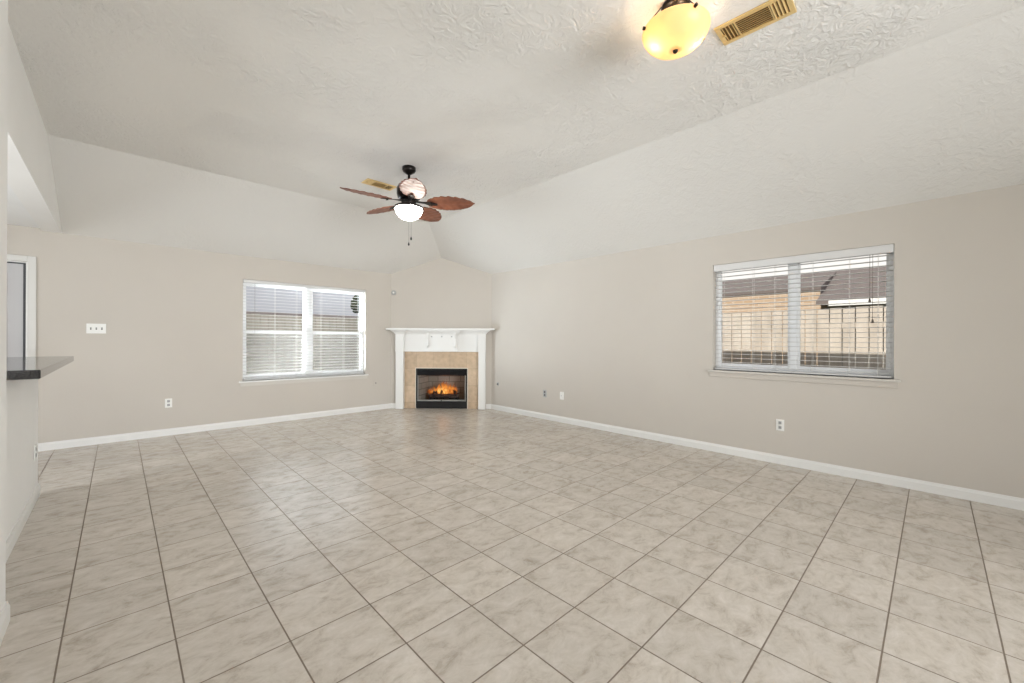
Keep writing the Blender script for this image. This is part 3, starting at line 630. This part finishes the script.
# local: x along wall, y out of the wall is negative y
def outlet(label, loc, rz):
    t = plate_root('electrical_outlet', label, 'electrical outlet', loc, rz, 'white wall outlets')
    MB().box(-0.036, 0.036, -0.007, -0.0005, -0.058, 0.058).build('cover_plate', PLATE, t, 0.003)
    for z in (-0.024, 0.024):
        s = MB().box(-0.014, 0.014, -0.010, -0.0065, z-0.016, z+0.016).build('socket', GREYP, t, 0.003)
        MB().box(-0.008, -0.005, -0.0106, -0.0098, z-0.008, z+0.008).box(0.005, 0.008, -0.0106, -0.0098, z-0.008, z+0.008).build('slot', SLOT, s)
    return t
outlet('white double outlet low on the back wall left of the window', (-0.049, YA, 0.418), 0)
outlet('white double outlet low on the right wall below the sliding window', (XB, -0.765, 0.397), -PI/2)
outlet('white double outlet on the end of the white half wall under the bar', (XL, 2.95, 0.375), PI/2)
t = plate_root('electrical_outlet', 'grey outlet low on the right wall nearer the fireplace', 'electrical outlet', (XB, 2.428, 0.405), -PI/2)
MB().box(-0.036, 0.036, -0.007, -0.0005, -0.058, 0.058).build('cover_plate', GREYP, t, 0.003)
for z in (-0.024, 0.024): MB().box(-0.014, 0.014, -0.010, -0.0065, z-0.016, z+0.016).build('socket', SLOT, t, 0.003)
t = plate_root('cable_plate', 'blank white cable plate low on the right wall, second from the fireplace', 'wall plate', (XB, 2.083, 0.405), -PI/2)
MB().box(-0.036, 0.036, -0.009, -0.0005, -0.058, 0.058).build('cover_plate', PLATE, t, 0.003)
q = MB().lathe([(0.006, 0), (0.006, 0.012), (0.003, 0.012)], 12).build('connector', GREYP, t); q.location = (0, -0.008, 0); q.rotation_euler = (PI/2, 0, 0)
t = plate_root('cable_plate', 'white cable plate between the back window and the fireplace', 'wall plate', (2.761, YA, 0.478), 0)
MB().box(-0.036, 0.036, -0.006, -0.0005, -0.058, 0.058).build('cover_plate', WALL, t, 0.003)
q = MB().lathe([(0.009, 0), (0.009, 0.012), (0.005, 0.012)], 12).build('connector', SLOT, t); q.location = (0, -0.006, 0); q.rotation_euler = (PI/2, 0, 0)
t = plate_root('gas_valve', 'small dark gas key valve on the right wall beside the fireplace', 'gas valve', (XB, 3.54, 0.465), -PI/2)
q = MB().lathe([(0.030, 0), (0.030, 0.004), (0.022, 0.008)], 20).build('escutcheon', GREYP, t); q.rotation_euler = (PI/2, 0, 0); q.location = (0, -0.0005, 0)
q = MB().lathe([(0.013, 0), (0.013, 0.012), (0.008, 0.014)], 16).build('key_stem', SLOT, t); q.rotation_euler = (PI/2, 0, 0); q.location = (0, -0.008, 0)
t = plate_root('light_switch', 'white triple toggle light switch on the back wall beside the door', 'light switch', (-0.705, YA, 1.366), 0)
MB().box(-0.082, 0.082, -0.007, -0.0005, -0.058, 0.058).build('cover_plate', PLATE, t, 0.003)
for x in (-0.046, 0, 0.046): 
    s = MB().box(x-0.006, x+0.006, -0.0085, -0.0068, -0.014, 0.014).build('toggle_slot', SLOT, t)
    MB().prism([(x-0.004, -0.008, -0.002), (x-0.004, -0.018, 0.008), (x-0.004, -0.016, 0.012), (x-0.004, -0.008, 0.008)], (0.008, 0, 0)).build('toggle', GREYP, s)
p = at((-0.868, -0.002, 2.10)); t = thing('motion_sensor', 'small round white sensor high in the corner left of the mantel', 'sensor', p, DR)
q = MB().lathe([(0.045, 0), (0.045, 0.012), (0.036, 0.022), (0.0, 0.026)], 24, caps=False).build('housing', GREYP, t); q.rotation_euler = (PI/2, 0, 0)
q = MB().lathe([(0.018, 0.022), (0.014, 0.030), (0.0, 0.032)], 16, caps=False).build('lens', PLATE, t); q.rotation_euler = (PI/2, 0, 0)

# ---------------------------------------------------------------- outside
struct(MB().box(-30, 40, -30, 40, -0.4, -0.16).build('ground', GRASS))
def fence(label, p0, p1, top, m, side, gap, pw=0.145):
    p0 = Vector((*p0, -0.159)); p1 = Vector((*p1, -0.159)); d = (p1-p0); Ln = d.length; ang = math.atan2(d.y, d.x)
    t = thing('wooden_fence', label, 'fence', p0, ang); mb = MB(); x = 0.0; H = top+0.159
    while x < Ln:
        h = H+random.uniform(-0.012, 0.012); mb.box(x, x+pw-gap, 0, 0.018, 0.0, h); x += pw
    mb.build('pickets', m, t)
    for z in (0.35, 1.0, H-0.25): MB().box(0, Ln, side*0.03+0.009-0.02, side*0.03+0.009+0.02, z-0.045, z+0.045).build('rail', m, t)
    return t
fence('sunlit tan picket fence seen through the right window', (6.9, 6.3), (6.9, -9), 1.73, FENCEB, 1, 0.012)
fence('grey brown picket fence seen through the back window', (-4.2, 7.2), (6.8, 7.2), 1.725, FENCEA, 1, 0.004)
# neighbour house beyond the right window
h = thing('neighbour_house', 'brick house with dark shingle roof beyond the fence at right', 'house', (9.5, 0, -0.159))
MB().box(0, 5, -0.29, 9, 0, 2.44).build('wall', HBRICK, h)
MB().box(0.6, 5, -9, -0.30, 0, 2.3).build('side_wall', SIDING, h)
mb = MB(); mb.prism([(-0.05, -0.29, 2.43), (-0.05, 9.3, 2.43), (1.9, 9.3, 2.97), (1.9, -0.29, 2.97)], (0, 0, 0.06))
mb.prism([(-0.55, -9, 2.10), (-0.55, -0.30, 2.10), (1.9, -0.30, 2.97), (1.9, -9, 2.97)], (0, 0, 0.06)); mb.build('roof', ROOF, h)
MB().prism([(-0.05, -0.30, 2.28), (-0.05, -0.30, 2.49), (1.9, -0.30, 3.03), (1.9, -0.30, 2.97)], (0, 0.012, 0)).build('gable_trim', ROOF, h)
MB().box(-0.62, -0.55, -9, -0.50, 2.06, 2.16).build('gutter', GUTTER, h)
MB().tube((-0.05, -0.42, 0), (-0.05, -0.42, 2.05), 0.04, n=8).build('downspout', SIDING, h)
# house beyond the back fence
h = thing('neighbour_house', 'low roofed house just showing above the back fence', 'house', (1.5, 17, -0.159))
MB().box(-9, 14, 0, 7, 0, 2.1).build('wall', SIDING, h)
MB().prism([(-9.5, -0.5, 2.0), (14.5, -0.5, 2.0), (14.5, 3.2, 2.60), (-9.5, 3.2, 2.60)], (0, 0, 0.08)).build('roof', ROOF, h)
tr_ = thing('garden_tree', 'dark leafy tree above the fence at the right edge of the back window', 'tree', (4.55, 9.2, -0.16))
MB().tube((0, 0, 0), (0, 0, 1.9), 0.09, 0.06).build('trunk', BARK, tr_)
mb = MB()
for k in range(40):
    a = random.uniform(0, 2*PI); rr = 0.5*random.random()**0.5
    mb.blob((rr*math.cos(a), rr*math.sin(a), random.uniform(2.2, 3.6)), (0.16, 0.16, 0.14), 8, 6, 0.25)
mb.build('crown', LEAF, tr_)
